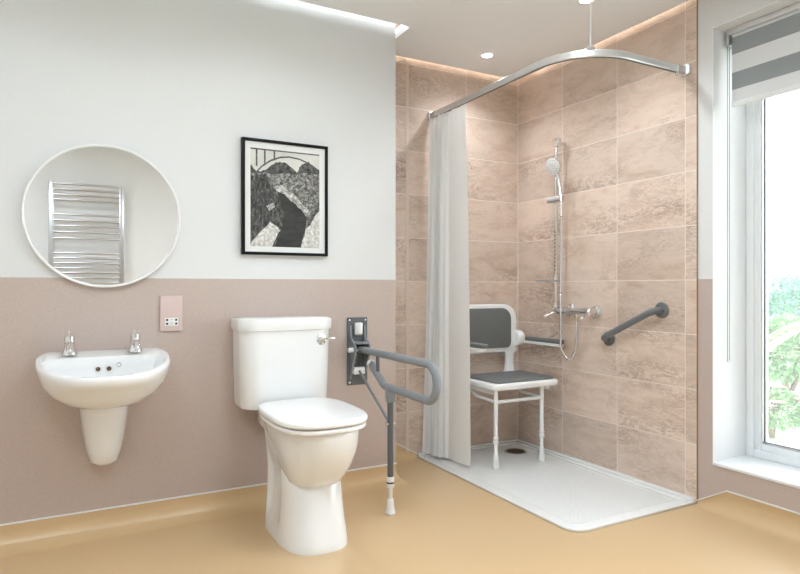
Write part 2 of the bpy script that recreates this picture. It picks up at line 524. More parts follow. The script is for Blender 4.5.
# chrome towel rail seen in the mirror
RY = -0.70
t = thing('towel_radiator', (0.12, YF, 0.70), 'chrome ladder towel radiator reflected in the round mirror', 'radiator')
for x in (-0.156, 0.398):
    obj('upright', box(B(), x - .022, x + .022, RY - .015, RY + .015, .70, 1.90, .006), M['satin'], t)
zs = [1.884, 1.836, 1.79, 1.747, 1.617, 1.567, 1.519, 1.466, 1.411, 1.281, 1.238, 1.194, 1.153, 1.11, 1.065, 1.021, .9, .856, .81, .766]
for z in zs:
    obj('rung', sweep(B(), [(-.14, RY + .008, z), (0, RY + .022, z), (.121, RY + .027, z), (.242, RY + .022, z), (.382, RY + .008, z)], .0105, 12), M['satin'], t)
for x, z in ((-.156, 1.68), (.398, 1.68), (-.156, .95), (.398, .95)):
    obj('wall_bracket', cyl(B(), (x, YF + .002, z), (x, RY - .012, z), .012), M['chrome'], t)

# ------------------------------------------------------------------ framed photograph
fx0, fx1, fz0, fz1 = 0.657, 1.058, 1.129, 1.644
t = thing('framed_picture', ((fx0+fx1)/2, YA, fz0), 'black framed black and white river gorge photograph on the white wall', 'picture')
def ringY(bm, x0, x1, z0, z1, w, ya, yb, bev):
    box(bm, x0, x0 + w, ya, yb, z0, z1, bev); box(bm, x1 - w, x1, ya, yb, z0, z1, bev)
    box(bm, x0 + w, x1 - w, ya, yb, z0, z0 + w, bev); box(bm, x0 + w, x1 - w, ya, yb, z1 - w, z1, bev)
    return bm
obj('frame', ringY(B(), fx0, fx1, fz0, fz1, .0125, YA - .026, YA - .001, .001), M['black'], t)
obj('mount', box(B(), fx0 + .012, fx1 - .012, YA - .016, YA - .006, fz0 + .012, fz1 - .012), M['mount'], t, 0)
px0, px1, pz0, pz1 = .695, 1.018, 1.166, 1.603
pm = ['p_sky', 'p_hill', 'p_land', 'p_cliff', 'p_river', 'p_bank', 'p_road', 'p_arch']
def poly(bm, uv, layer, mi):
    vs = [bm.verts.new((px0 + u*(px1-px0), YA - .0162 - layer*.00012, pz1 - v*(pz1-pz0))) for u, v in uv]
    f = bm.faces.new(vs); f.material_index = mi
def jag(pts, amp, seed, n=5):
    rr = random.Random(seed); out = []
    for a, b in zip(pts, pts[1:]):
        for k in range(n):
            f = k/n
            out.append((min(1, max(0, a[0] + (b[0]-a[0])*f + rr.uniform(-amp, amp))), min(1, max(0, a[1] + (b[1]-a[1])*f + rr.uniform(-amp, amp)))))
    out.append(pts[-1]); return out
bm = B()
poly(bm, [(0, 0), (1, 0), (1, 1), (0, 1)], 0, 0)
poly(bm, jag([(0, .17), (.08, .24), (.2, .22), (.36, .13), (.5, .12), (.66, .21), (.74, .12), (.84, .09), (.95, .16), (1, .18)], .008, 1) + [(1, .36), (0, .36)], 1, 1)
poly(bm, jag([(0, .27), (.2, .25), (.5, .24), (.8, .22), (1, .2)], .012, 2) + [(1, 1), (0, 1)], 2, 2)
arch = [(0.06, .25), (.16, .17), (.28, .105), (.42, .062), (.55, .05), (.7, .062), (.85, .1), (1.0, .165)]
poly(bm, arch + [(1.0, .185), (.85, .118), (.7, .078), (.55, .066), (.42, .08), (.28, .125), (.16, .19), (.07, .262)], 3, 7)
for u in (.085, .2, .335):
    poly(bm, [(u - .012, 0), (u + .012, 0), (u + .012, .21 - u*.3), (u - .012, .21 - u*.3)], 3, 7)
poly(bm, [(0, 0), (1, .0), (1, .012), (0, .016)], 3, 7)
poly(bm, jag([(.34, .38), (.44, .36), (.6, .44), (.74, .53), (.84, .6)], .012, 3) + jag([(.86, .66), (.72, .62), (.58, .52), (.44, .45), (.36, .42)], .01, 4), 4, 5)
poly(bm, jag([(.38, .42), (.47, .45), (.6, .53), (.74, .61), (.82, .68), (.8, .76), (.72, 1)], .008, 5) + [(.3, 1)] + jag([(.42, .82), (.46, .66), (.4, .52)], .008, 6), 5, 4)
poly(bm, jag([(0, .3), (.1, .27), (.2, .26), (.32, .4), (.42, .52), (.47, .66), (.44, .8), (.36, .85), (.3, .8)], .012, 7) + [(0, 1)], 6, 3)
poly(bm, jag([(.0, 1), (.02, .95), (.28, .745), (.36, .78), (.42, .83)], .006, 8) + [(.36, .92), (.3, 1)], 7, 6)
poly(bm, [(.3, 1), (.40, .84), (.43, .845), (.335, 1)], 8, 3)
poly(bm, [(.22, .585), (.32, .545), (.345, .585), (.26, .635)], 7, 5)
poly(bm, jag([(.72, 1), (.8, .8), (.88, .68), (.95, .62), (1, .61)], .01, 9) + [(1, 1)], 7, 6)
poly(bm, jag([(.8, .8), (.84, .72), (.93, .6), (1, .5)], .01, 10) + [(1, .6), (.93, .66), (.86, .76)], 8, 1)
for f in bm.faces: f.normal_update()
me_print = obj('print', bm, [M[k] for k in pm], t, 0, label='black and white photograph')

# shaver socket
t = thing('shaver_socket', (.366, YA, .80), 'pale pink shaver socket plate with small white outlet, right of basin', 'socket')
obj('plate', outline_solid(B(), rrect(.322, .410, .801, .948, .003), 'Y', YA - .0005, YA - .010, .0015), M['socket'], t)
ins = obj('outlet', box(B(), .340, .393, YA - .0125, YA - .008, .823, .856, .0015), M['white_plastic'], t, label='white outlet insert')
for x, z in ((.3485, .848), (.3845, .848), (.3485, .832), (.3845, .832)):
    obj('pin_hole', box(B(), x - .0042, x + .0042, YA - .0132, YA - .011, z - .0042, z + .0042), M['hole'], ins, 0)
obj('shaver_mark', lathe(B(), [(.0045, .0), (.0045, .0006), (.0035, .0006), (.0035, 0)], (.3665, YA - .0125, .834), (0, -1, 0), 16, False, False), M['grey'], ins)
obj('shaver_mark', box(B(), .360, .373, YA - .0131, YA - .0122, .848, .8495), M['grey'], ins, 0)

# ------------------------------------------------------------------ basin
BX = 0.112
t = thing('wash_basin', (BX, YA, 0.30), 'white wall hung ceramic basin with half pedestal under the round mirror', 'basin')
def bout(hw, pj, yb, n=44, ex=2.3, back=0.86):
    """D outline: flat back of half width hw*back at distance yb from the wall, belly to pj"""
    pts = []
    m = 7
    for k in range(m): pts.append((BX + hw*back*(1 - 2*k/(m-1)), yb))
    # left side: swell from back corner then a superellipse round the front
    c = yb + (pj - yb)*0.28
    for k in range(1, 5):
        f = k/5
        pts.append((BX - hw*(back + (1-back)*math.sin(f*PI/2)), yb + (c - yb)*f))
    for k in range(n + 1):
        a = PI*k/n
        ca, sa = math.cos(a), math.sin(a)
        pts.append((BX - hw*math.copysign(abs(ca)**(2/ex), ca), c + (pj - c)*abs(sa)**(2/ex)))
    for k in range(4, 0, -1):
        f = k/5
        pts.append((BX + hw*(back + (1-back)*math.sin(f*PI/2)), yb + (c - yb)*f))
    return pts
def rimz(d): return 0.734 - 0.058*min(1, max(0, d)/0.37)**1.1
def bring(hw, pj, yb, dz=None, z=None, **k):
    return [(x, YA - d, (rimz(d) + dz) if z is None else z) for x, d in bout(hw, pj, yb, **k)]
rings = [
    bring(.085, .225, .05, z=.540), bring(.115, .262, .03, z=.545), bring(.152, .30, .015, z=.562), bring(.188, .337, .004, z=.592),
    bring(.215, .362, .001, z=.63), bring(.2265, .381, .001, dz=-.034), bring(.231, .387, .001, dz=-.014), bring(.2305, .386, .001, dz=-.005), bring(.227, .382, .002, dz=0),
    bring(.216, .370, .012, dz=0.0005), bring(.211, .365, .100, dz=-.002, back=.88), bring(.206, .360, .106, dz=-.012, back=.88), bring(.198, .352, .110, dz=-.04, back=.88),
    bring(.175, .32, .117, z=.620, back=.93), bring(.13, .285, .135, z=.588, back=.93), bring(.06, .235, .165, z=.574, back=.93)]
obj('bowl', loft(B(), rings), M['ceramic'], t, 50)
# half pedestal
def pring(hw, pj, z, ex=2.4):
    return [(BX + hw*math.copysign(abs(math.cos(a))**(2/ex), math.cos(a)), YA - .001 - pj*abs(math.sin(a))**(2/ex), z) for a in (PI*k/28 for k in range(29))]
pr = [(.02, .05, .292), (.043, .085, .295), (.056, .105, .31), (.068, .125, .36), (.079, .15, .43), (.088, .17, .5), (.094, .19, .56), (.097, .2, .585)]
obj('half_pedestal', loft(B(), [pring(*p) for p in pr]), M['ceramic'], t, 50)
for x, r in ((.088, .0085), (.126, .0085)):
    obj('overflow_hole', lathe(B(), [(r, 0), (r, .0015)], (x, YA - .1125, .672), (0, -1, .15), 18), M['drainhole'], t, label='dark overflow hole')
obj('chain_stay', lathe(B(), [(.009, 0), (.009, .003), (.007, .005), (.004, .0055), (.004, .010), (.002, .011)], (.160, YA - .1115, .684), (0, -1, .15), 18), M['chrome'], t, label='chrome chain stay')
obj('waste', lathe(B(), [(.03, 0), (.03, .003), (.022, .004), (.022, .001)], (BX, YA - .20, .5735), (0, 0, 1), 24), M['chrome'], t)
def tap(x, lab):
    y, z = YA - .062, rimz(.062) + .0005
    t = thing('basin_tap', (x, y, z), lab, 'tap', 'pillar taps on the wash basin')
    obj('body', lathe(B(), [(.028, 0), (.0285, .003), (.027, .010), (.0235, .020), (.0195, .029), (.018, .036), (.0185, .042), (.0185, .046)], (x, y, z), (0, 0, 1), 24), M['chrome'], t)
    obj('spout', sweep(B(), fillet([(x, y - .005, z + .028), (x, y - .045, z + .044), (x, y - .078, z + .038), (x, y - .086, z + .022)], .018, 5), .0115, 14), M['chrome'], t)
    h = obj('handle', lathe(B(), [(.014, .045), (.0185, .047), (.019, .051), (.0182, .070), (.015, .074), (.004, .0755)], (x, y, z), (0, 0, 1), 24), M['chrome'], t)
    obj('lever', sweep(B(), [(x, y, z + .072), (x, y - .002, z + .082), (x, y - .004, z + .094)], [.0045, .0036, .0042], 10), M['chrome'], h)
tap(-.008, 'chrome pillar tap on the left end of the white basin')
tap(.222, 'chrome pillar tap on the right end of the basin, nearer the socket')

# ------------------------------------------------------------------ toilet
TX = 0.821
t = thing('toilet', (TX, YA, 0), 'white close coupled toilet with closed lid and tall cistern', 'toilet')
def dring(hw, yf, yb, z, exf=2.3, exb=6, n=48, cx=TX):
    """closed outline: superellipse, rounder at the front (yf) than at the back (yb)"""
    cy = yf + (yb - yf)*0.50; out = []
    for k in range(n):
        a = 2*PI*k/n; ca, sa = math.cos(a), math.sin(a)
        ex = exf if sa < 0 else exb
        ry = (cy - yf) if sa < 0 else (yb - cy)
        out.append((cx + hw*math.copysign(abs(ca)**(2/ex), ca), cy + ry*math.copysign(abs(sa)**(2/ex), sa), z))
    return out
def sm(a, b, v):
    v = min(1, max(0, (v - a)/(b - a))); return v*v*(3 - 2*v)
def bring_base(hw, yf, z, dent):
    out = []
    for x, y, zz in dring(hw, yf, 2.515, z, 2.8, 7, 96, TX + .008):
        k = dent*sm(2.285, 2.325, y)*(1 - sm(2.445, 2.485, y))*sm(.07, .095, abs(x - TX))
        out.append((x - math.copysign(k, x - TX), y, zz))
    return out
base = [(.1325, 2.106, .0, 0), (.1325, 2.105, .006, 0), (.130, 2.110, .03, 0), (.127, 2.117, .06, .004), (.1245, 2.125, .09, .016), (.121, 2.136, .14, .02), (.1185, 2.147, .20, .02), (.118, 2.165, .25, .017), (.120, 2.19, .30, .008), (.124, 2.21, .34, 0), (.132, 2.23, .40, 0), (.138, 2.25, .44, 0), (.138, 2.25, .458, 0)]
bm = loft(B(), [bring_base(*q) for q in base])
egg = [(.06, 2.21, 2.36, .212), (.088, 2.168, 2.37, .224), (.106, 2.132, 2.38, .246), (.119, 2.095, 2.39, .28), (.131, 2.06, 2.40, .32), (.142, 2.03, 2.43, .37), (.149, 2.014, 2.47, .41), (.151, 2.008, 2.50, .44), (.1505, 2.009, 2.50, .455), (.148, 2.013, 2.50, .463), (.135, 2.03, 2.49, .465)]
loft(bm, [dring(hw, yf, yb, z, 2.35 if z > .25 else 2.7, 3.2 if z < .40 else 5, 48, TX + .010) for hw, yf, yb, z in egg])
obj('pan', bm, M['ceramic'], t, 60)
obj('pan_shelf', box(B(), TX - .10, TX + .10, 2.49, 2.68, .37, .466, .02, 3), M['ceramic'], t)
def slab(hw, yf, yb, z0, z1, bev, dome=0.0, exf=3.0, exb=3.6):
    rs = []
    for k in range(4):
        th = PI/2*k/3; d = bev*(1 - math.sin(th)); rs.append(dring(hw - d, yf + d, yb - d, z0 + bev*(1 - math.cos(th)), exf, exb))
    for k in range(3, -1, -1):
        th = PI/2*k/3; d = bev*(1 - math.sin(th)); rs.append(dring(hw - d, yf + d, yb - d, z1 - bev*(1 - math.cos(th)), exf, exb))
    if dome:
        for f in (.92, .8, .6, .35, .1):
            w = (hw - bev)*f; cy = yf + (yb-yf)*.5; ry = (yb - yf)/2*f - bev*f
            rs.append(dring(w, cy - ry, cy + ry, z1 + dome*(1 - f*f), exf, exb))
    return loft(B(), rs)
obj('seat', slab(.173, 1.992, 2.482, .466, .483, .006), M['seat_plastic'], t, 50)
obj('lid', slab(.178, 1.985, 2.492, .4875, .510, .008, .006), M['seat_plastic'], t, 50)
for s in (-1, 1):
    obj('hinge', cyl(B(), (TX + s*.075 - .02, 2.490, .484), (TX + s*.075 + .02, 2.490, .484), .009), M['seat_plastic'], t)
# cistern
CX = .822
def cout(hw, yf, yb, flat=.60, side=.075):
    pts = [(CX + hw, yb), (CX - hw, yb)]
    ys = yf + side
    pts.append((CX - hw, ys + .02))
    for k in range(13):
        a = PI/2*k/12
        pts.append((CX - hw*flat - hw*(1 - flat)*math.cos(a), ys - side*math.sin(a)))
    for k in range(1, 6): pts.append((CX - hw*flat + 2*hw*flat*k/6, yf - .004*math.sin(PI*k/6)))
    for k in range(12, -1, -1):
        a = PI/2*k/12
        pts.append((CX + hw*flat + hw*(1 - flat)*math.cos(a), ys - side*math.sin(a)))
    pts.append((CX + hw, ys + .02))
    return pts
c_r = [(.182, 2.528, 2.68, .4645), (.191, 2.518, 2.688, .470), (.195, 2.514, 2.69, .484), (.200, 2.509, 2.692, .70), (.202, 2.507, 2.692, .80)]
obj('cistern', loft(B(), [[(x, y, z) for x, y in cout(a, b, c)] for a, b, c, z in c_r]), M['ceramic'], t, 40)
c_l = [(.201, 2.508, 2.690, .798), (.208, 2.500, 2.6935, .800), (.211, 2.497, 2.694, .808), (.211, 2.497, 2.694, .838), (.209, 2.499, 2.692, .847), (.198, 2.511, 2.684, .853), (.15, 2.555, 2.66, .855)]
obj('cistern_lid', loft(B(), [[(x, y, z) for x, y in cout(a, b, c)] for a, b, c, z in c_l]), M['ceramic'], t, 40)
lx, lz = .962, .756
lv = obj('flush_rosette', lathe(B(), [(.026, -.012), (.026, .010), (.023, .0135), (.014, .0145), (.012, .022), (.008, .024)], (lx, 2.522, lz), (.25, -1, 0), 24), M['chrome'], t, label='chrome flush rosette')
obj('flush_lever', sweep(B(), [(lx - .012, 2.501, lz), (lx + .006, 2.498, lz + .001), (lx + .03, 2.500, lz + .003), (lx + .062, 2.507, lz + .003)], [.006, .0065, .005, .0042], 10), M['chrome'], lv)
obj('blanking_plug', lathe(B(), [(.017, -.004), (.017, .0012), (.0155, .002)], (CX - .145, 2.5155, .752), (-.3, -1, 0), 24), M['ceramic'], t)

# ------------------------------------------------------------------ drop down support rail
RX = 1.217
t = thing('support_rail', (RX, YA, 0), 'grey fold down support rail with drop leg beside the toilet', 'support rail')
pl = obj('wall_plate', outline_solid(B(), rrect(1.164, 1.270, .512, .838, .006), 'Y', YA - .0005, YA - .009, .002), M['grey_dark'], t)
for x in (1.175, 1.259):
    for z in (.525, .826):
        obj('screw', lathe(B(), [(.005, 0), (.005, .003), (.003, .004)], (x, YA - .009, z), (0, -1, 0), 12), M['chrome'], pl)
for x in (1.180, 1.254):
    bm = outline_solid(B(), [(YA - .008, .54), (YA - .008, .80), (YA - .014, .80), (YA - .02, .74), (YA - .06, .715), (YA - .072, .70), (YA - .072, .665), (YA - .055, .635), (YA - .018, .56)], 'X', x - .004, x + .004)
    obj('hinge_cheek', bm, M['grey'], t)
obj('hinge_bridge', box(B(), 1.181, 1.253, YA - .07, YA - .008, .712, .722, .003), M['grey'], t)
for a, b in ((1.152, 1.178), (1.256, 1.272)):
    obj('pivot_cap', cyl(B(), (a, YA - .045, .685), (b, YA - .045, .685), .0115, bev=.002), M['white_plastic'], t, label='white pivot cap')
obj('pivot_pin', cyl(B(), (1.178, YA - .045, .685), (1.256, YA - .045, .685), .008), M['chrome'], t)
obj('latch', box(B(), 1.196, 1.238, YA - .03, YA - .008, .752, .814, .008, 3), M['alu'], t, label='light grey latch block')
obj('brace_bracket', box(B(), 1.187, 1.247, YA - .035, YA - .008, .565, .60, .006, 2), M['white_plastic'], t, label='white brace bracket')
zt, zb = .686, .548
path = fillet([(RX, 2.66, zt), (RX, 1.960, zt), (RX, 1.960, zb - .006), (RX, 2.40, zb), (RX, 2.535, .632)], [0, .066, .066, .05, 0], 10)
obj('rail', sweep(B(), path, .0165, 18), M['grey'], t)
obj('rail_cap', lathe(B(), [(.0175, 0), (.018, .004), (.018, .016), (.014, .021)], (RX, 2.529, .6265), (0, .135, .084), 18), M['white_plastic'], t, label='white rail end cap')
obj('strut', sweep(B(), [(RX, 2.465, zt - .01), (RX, 2.465, .597)], .0085, 12), M['grey_dark'], t)
LY = 2.341
lg = obj('leg', cyl(B(), (RX, LY, .525), (RX, LY, .15), .0135), M['grey_dark'], t)
obj('leg_bracket', box(B(), RX - .019, RX + .019, LY - .016, LY + .016, .485, .555, .006, 2), M['grey'], lg)
obj('bolt', cyl(B(), (RX - .025, LY, .497), (RX + .025, LY, .497), .007, bev=.001), M['chrome'], lg)
obj('bolt', cyl(B(), (RX - .024, LY, .392), (RX + .024, LY, .392), .008, bev=.001), M['chrome'], lg)
obj('collar', lathe(B(), [(.015, 0), (.0165, .003), (.0165, .018), (.015, .021), (.015, .024), (.0165, .026), (.0165, .044), (.014, .048)], (RX, LY, .115), (0, 0, 1), 18), M['white_plastic'], lg, label='white leg collar')
obj('clip_ring', lathe(B(), [(.017, 0), (.017, .006)], (RX, LY, .134), (0, 0, 1), 18), M['rubber'], lg)
obj('lower_tube', cyl(B(), (RX, LY, .12), (RX, LY, .04), .0095), M['alu'], lg, label='bright lower tube')
obj('foot', lathe(B(), [(.0215, .001), (.0225, .004), (.0225, .010), (.020, .014), (.0185, .022), (.0150, .048), (.0140, .064), (.011, .068)], (RX, LY, 0), (0, 0, 1), 22), M['white_plastic'], lg, label='white plastic foot')
obj('brace', sweep(B(), [(RX, YA - .03, .582), (RX, LY + .006, .392)], .0065, 12), M['grey'], t)

# ------------------------------------------------------------------ shower tray
TX0, TX1, TY0, TY1 = 1.757, 2.4995, 1.791, YC
t = thing('shower_tray', ((TX0+TX1)/2, (TY0+TY1)/2, 0), 'low white textured shower tray in the tiled corner', 'shower tray')
obj('tray_base', outline_solid(B(), rrect(TX0, TX1, TY0, TY1, (.003, .003, .075, .003), 8), 'Z', .0003, .012, .003), M['tray'], t)
obj('textured_floor', outline_solid(B(), rrect(TX0 + .05, TX1 - .075, TY0 + .055, TY1 - .07, (.02, .02, .04, .02), 6), 'Z', .0122, .0132, .0006), M['tray_tex'], t)
bm = B()
outer = .0245
box(bm, TX1 - .028, TX1, TY0 + .002, TY1, .008, outer, .003); box(bm, TX1 - .058, TX1 - .026, TY0 + .02, TY1 - .03, .008, .0175, .003)
box(bm, TX0, TX1 - .028, TY1 - .028, TY1, .008, outer, .003); box(bm, TX0 + .02, TX1 - .04, TY1 - .058, TY1 - .026, .008, .0175, .003)
obj('upstand', bm, M['tray'], t)
DX, DY = 2.305, 2.832
w = obj('waste', lathe(B(), [(.066, .0), (.066, .0035), (.060, .005), (.055, .0035)], (DX, DY, .0133), (0, 0, 1), 40, True, False), M['satin'], t, label='round metal shower waste')
bm = lathe(B(), [(.0555, 0), (.0555, .003)], (DX, DY, .0138), (0, 0, 1), 40)
obj('grate', bm, simple('bronze_grate', lin(120, 92, 74), 0.3, 0.8, 0.25), w)
bm = B()
for k in range(-3, 4):
    L = math.sqrt(.05**2 - (k*.014)**2)
    box(bm, DX - L, DX + L, DY + k*.014 - .0025, DY + k*.014 + .0025, .0166, .0174)
obj('grate_slots', bm, M['hole'], w, 0)

# ------------------------------------------------------------------ fold up shower seat
t = thing('folding_shower_chair', (2.185, YC, .0135), 'white wall mounted shower seat with grey padded back, seat and arms', 'shower chair')
SX0, SX1, SY0, SY1 = 1.956, 2.420, 2.573, 2.955
obj('seat_frame', outline_solid(B(), rrect(SX0, SX1, SY0, SY1, (.03, .03, .045, .045), 6), 'Z', .433, .468, .011), M['seat_plastic'], t)
obj('seat_pad', outline_solid(B(), rrect(SX0 + .03, SX1 - .022, SY0 + .022, SY1 - .055, (.03, .03, .03, .03), 6), 'Z', .466, .481, .006), M['pad'], t, label='grey seat pad')
bm = B()
box(bm, SX0 + .03, SX0 + .055, SY0 + .06, SY1 - .02, .405, .44, .006); box(bm, SX1 - .055, SX1 - .03, SY0 + .06, SY1 - .02, .405, .44, .006)
box(bm, SX0 + .05, SX1 - .05, SY1 - .06, SY1 - .03, .405, .44, .006)
obj('seat_underframe', bm, M['white_metal'], t)
BY = 2.962
obj('backrest', outline_solid(B(), rrect(1.955, 2.412, .590, .882, (.10, .10, .05, .05), 8), 'Y', BY + .014, BY - .012, .008), M['seat_plastic'], t)
obj('back_pad', outline_solid(B(), rrect(1.995, 2.360, .618, .858, (.07, .07, .035, .035), 8), 'Y', BY - .010, BY - .024, .005), M['pad'], t, label='grey back pad')
for s, x in ((-1, 2.01), (1, 2.362)):
    pts = [(x - .052, .455), (x - .034, .48), (x - .026, .53), (x - .03, .575), (x - .055, .61), (x + .055, .61), (x + .03, .575), (x + .024, .53), (x + .03, .48), (x + .046, .455)]
    obj('back_post', outline_solid(B(), [(a, b) for a, b in pts], 'Y', BY + .012, BY - .010, .004), M['seat_plastic'], t)
    obj('wall_bracket', box(B(), x - .02, x + .02, BY + .008, YC - .0005, .56, .78, .004), M['white_metal'], t)
    px = x + s*.062
    obj('arm_pivot', lathe(B(), [(.044, -.03), (.050, -.024), (.050, .010), (.043, .020), (.022, .024)], (px + s*.0, BY - .006, .672), (s, 0, 0), 28), M['seat_plastic'], t)
    ax = x + s*.088 if s > 0 else x - .098
    ar = obj('armrest', outline_solid(B(), rrect(ax - .024, ax + .024, 2.60, 2.955, (.01, .01, .02, .02), 5), 'Z', .643, .662, .006), M['seat_plastic'], t)
    obj('arm_pad', outline_solid(B(), rrect(ax - .026, ax + .026, 2.592, 2.90, (.018, .018, .022, .022), 5), 'Z', .661, .683, .007), M['pad'], ar, label='grey arm pad')
LX = (1.997, 2.316); LYs = 2.618
for x in LX:
    lg = obj('leg', cyl(B(), (x, LYs, .44), (x, LYs, .16), .0115), M['white_metal'], t)
    obj('leg_collar', lathe(B(), [(.0125, 0), (.016, .003), (.016, .014), (.0125, .018), (.0125, .024), (.0155, .027), (.0155, .034), (.012, .038)], (x, LYs, .145), (0, 0, 1), 16), M['white_plastic'], lg)
    obj('lower_leg', cyl(B(), (x, LYs, .15), (x, LYs, .04), .0095), M['white_metal'], lg)
    obj('rubber_foot', lathe(B(), [(.0185, .0003), (.0195, .004), (.0185, .012), (.0145, .05), (.013, .075), (.011, .078)], (x, LYs, .0132), (0, 0, 1), 18), M['white_plastic'], lg)
    obj('leg_strut', sweep(B(), fillet([(x, 2.90, .425), (x, 2.80, .375), (x, 2.625, .368)], .08, 6), .0085, 12), M['white_metal'], t)
obj('crossbar', sweep(B(), [(LX[0] - .005, LYs - .004, .368), (LX[1] + .005, LYs - .004, .368)], .009, 12), M['white_metal'], t)

# ------------------------------------------------------------------ curtain rail and curtain
CRX, CRY, CRZ = 1.852, 1.847, 1.985
t = thing('curtain_rail', (CRX, YC, CRZ), 'curved silver curtain rail hung across the shower corner', 'curtain rail')
path = fillet([(CRX, 3.02, CRZ), (CRX, CRY, CRZ), (2.475, CRY, CRZ)], .27, 20)
obj('rail', sweep_rect(B(), path, .020, .032), M['alu'], t)
obj('track', sweep_rect(B(), [Vector(p) - Vector((0, 0, .017)) for p in path], .009, .003), M['grey_dark'], t)
for a, b, ax in (((CRX, YC - .0005, CRZ), (CRX, 2.985, CRZ), 'C'), ((2.499, CRY, CRZ), (2.435, CRY, CRZ), 'B')):
    bm = B(); a = Vector(a); b = Vector(b); d = (b - a).normalized()
    if ax == 'B': outline_solid(bm, rrect(a.y - .03, a.y + .022, a.z - .024, a.z + .026, .01), 'X', a.x, a.x - .014, .005)
    else: outline_solid(bm, rrect(a.x - .022, a.x + .024, a.z - .026, a.z + .026, .01), 'Y', a.y, a.y - .014, .005)
    br = obj('wall_bracket', bm, M['alu'], t)
    bm = B()
    sweep_rect(bm, [a + d*.006, b], .027, .038)
    obj('socket_sleeve', bm, M['satin'], br)
    bm = B(); cyl(bm, b + Vector((0, 0, -.018)), b + Vector((0, 0, -.03)), .006, bev=.001)
    obj('clamp_screw', bm, M['chrome'], br)
obj('ceiling_rod', cyl(B(), (1.956, 1.904, CRZ + .012), (1.956, 1.904, ZC - .0005), .0036, n=14), M['white_metal'], t)
obj('rod_clamp', box(B(), 1.942, 1.970, 1.890, 1.918, CRZ + .012, CRZ + .03, .003), M['alu'], t)
obj('ceiling_cup', lathe(B(), [(.022, 0), (.022, -.004), (.012, -.014), (.006, -.015)], (1.956, 1.904, ZC - .0004), (0, 0, 1), 20), M['white_metal'], t)

def curtain():
    bm = B(); N, K = 260, 34
    cols = []
    for i in range(N + 1):
        f = i/N
        # y runs from the far wall forward; the last third is a flat leaf
        g = .66
        col = []
        for k in range(K + 1):
            h = k/K                        # 0 bottom .. 1 top
            z = .030 + (1.962 - .030)*h
            yb0, ybm, yb1 = 3.02, 2.862, 2.662     # bottom spread
            yt0, ytm, yt1 = 3.02, 2.862, 2.70      # top is gathered a little
            e = h**2.2
            y0_, ym, y1_ = yb0 + (yt0-yb0)*e, ybm + (ytm-ybm)*e, yb1 + (yt1-yb1)*e
            if f < g:
                q = f/g; y = y0_ + (ym - y0_)*q
                ph = q**1.1*5.0; fr = ph - math.floor(ph)
                # each leaf leans forward, then folds sharply back behind the next one
                saw = (fr/.80)**.8 if fr < .80 else 1 - sm(.80, 1, fr)
                amp = .066*(1 - .42*h)*(.85 + .3*math.sin(math.floor(ph)*2.3 + 1))
                x = CRX + amp*(saw - .55) - .036*(1 - h)**1.2*(1 - q)**.8 + .004*math.sin(h*5 + q*9)
                y -= .016*sm(.35, .80, fr)*(1 - sm(.80, 1, fr))*(1 - .4*h)
                if h > .94: x += .004*math.sin(ph*2.0)*((h - .94)/.06)
            else:
                q = (f - g)/(1 - g); y = ym + (y1_ - ym)*q
                amp = .010*(1 - .2*h)
                x = CRX + amp*(-math.sin(q*PI)) + .012*q*(1 - h*.6)
                if h > .9: x += .006*math.sin(q*4*PI)*((h - .9)/.1)
            col.append(bm.verts.new((x, y, z)))
        cols.append(col)
    for a, b in zip(cols, cols[1:]):
        for k in range(K): bm.faces.new((a[k], b[k], b[k+1], a[k+1]))
    return bm, cols
t = thing('shower_curtain', (CRX, 2.84, .03), 'white pleated shower curtain drawn back to the tiled wall', 'curtain')
bm, cols = curtain()
top = [c[-1].co.copy() for c in cols]; h2 = [c[-3].co.copy() for c in cols]
o = obj('cloth', bm, M['curtain'], t, 80)
obj('stitch_line', sweep(B(), [p + Vector((-.0012, 0, 0)) for p in h2[::2]], .0008, 6), M['curtain'], t)
for k in range(6, len(top), 18):
    p = top[k]
    obj('hook', sweep(B(), [(p.x, p.y, p.z - .012), (CRX, p.y, CRZ - .016)], .0018, 8), M['white_plastic'], t)

# ------------------------------------------------------------------ shower fittings
RRX, RRY = 2.440, 2.637
t = thing('riser_rail', (RRX, RRY, .85), 'tall chrome shower riser rail on the tiled side wall', 'shower rail')
obj('rail', cyl(B(), (RRX, RRY, .868), (RRX, RRY, 1.832), .0095), M['chrome'], t)
obj('graduation', sweep(B(), [(RRX - .0085, RRY - .004, 1.06), (RRX - .0085, RRY - .004, 1.32)], .0035, 8), M['satin'], t)
bm = B()
for k in range(11): box(bm, RRX - .0128, RRX - .0118, RRY - .007, RRY - .001, 1.08 + k*.0215, 1.089 + k*.0215)
obj('rail_marks', bm, M['hole'], t, 0)
bm = B(); sweep(bm, [(2.4994, RRY - .012, 1.806), (RRX + .01, RRY - .006, 1.806)], .012, 16); 
tb = obj('top_bracket', bm, M['chrome'], t)
obj('bracket_cap', box(B(), RRX - .016, RRX + .02, RRY - .028, RRY + .014, 1.786, 1.836, .007, 3), M['chrome'], tb)
sl = obj('slider', sweep(B(), [(RRX - .035, RRY + .034, 1.480), (RRX - .016, RRY + .0, 1.484), (RRX - .004, RRY - .035, 1.488)], [.015, .0185, .016], 16), M['satin'], t)
obj('slider_knob', lathe(B(), [(.013, 0), (.015, .004), (.015, .018), (.012, .022)], (RRX - .004, RRY - .034, 1.488), (.2, -1, .05), 18), M['satin'], sl)
sd = obj('soap_tray', outline_solid(B(), rrect(RRX - .10, RRX + .012, RRY - .05, RRY + .075, .02, 5), 'Z', 1.016, 1.026, .002), simple('dull_grey_metal', (.42, .42, .42, 1), .3, .6), t)
obj('tray_clip', cyl(B(), (RRX, RRY, 1.005), (RRX, RRY, 1.042), .0165, bev=.002), M['chrome'], sd)

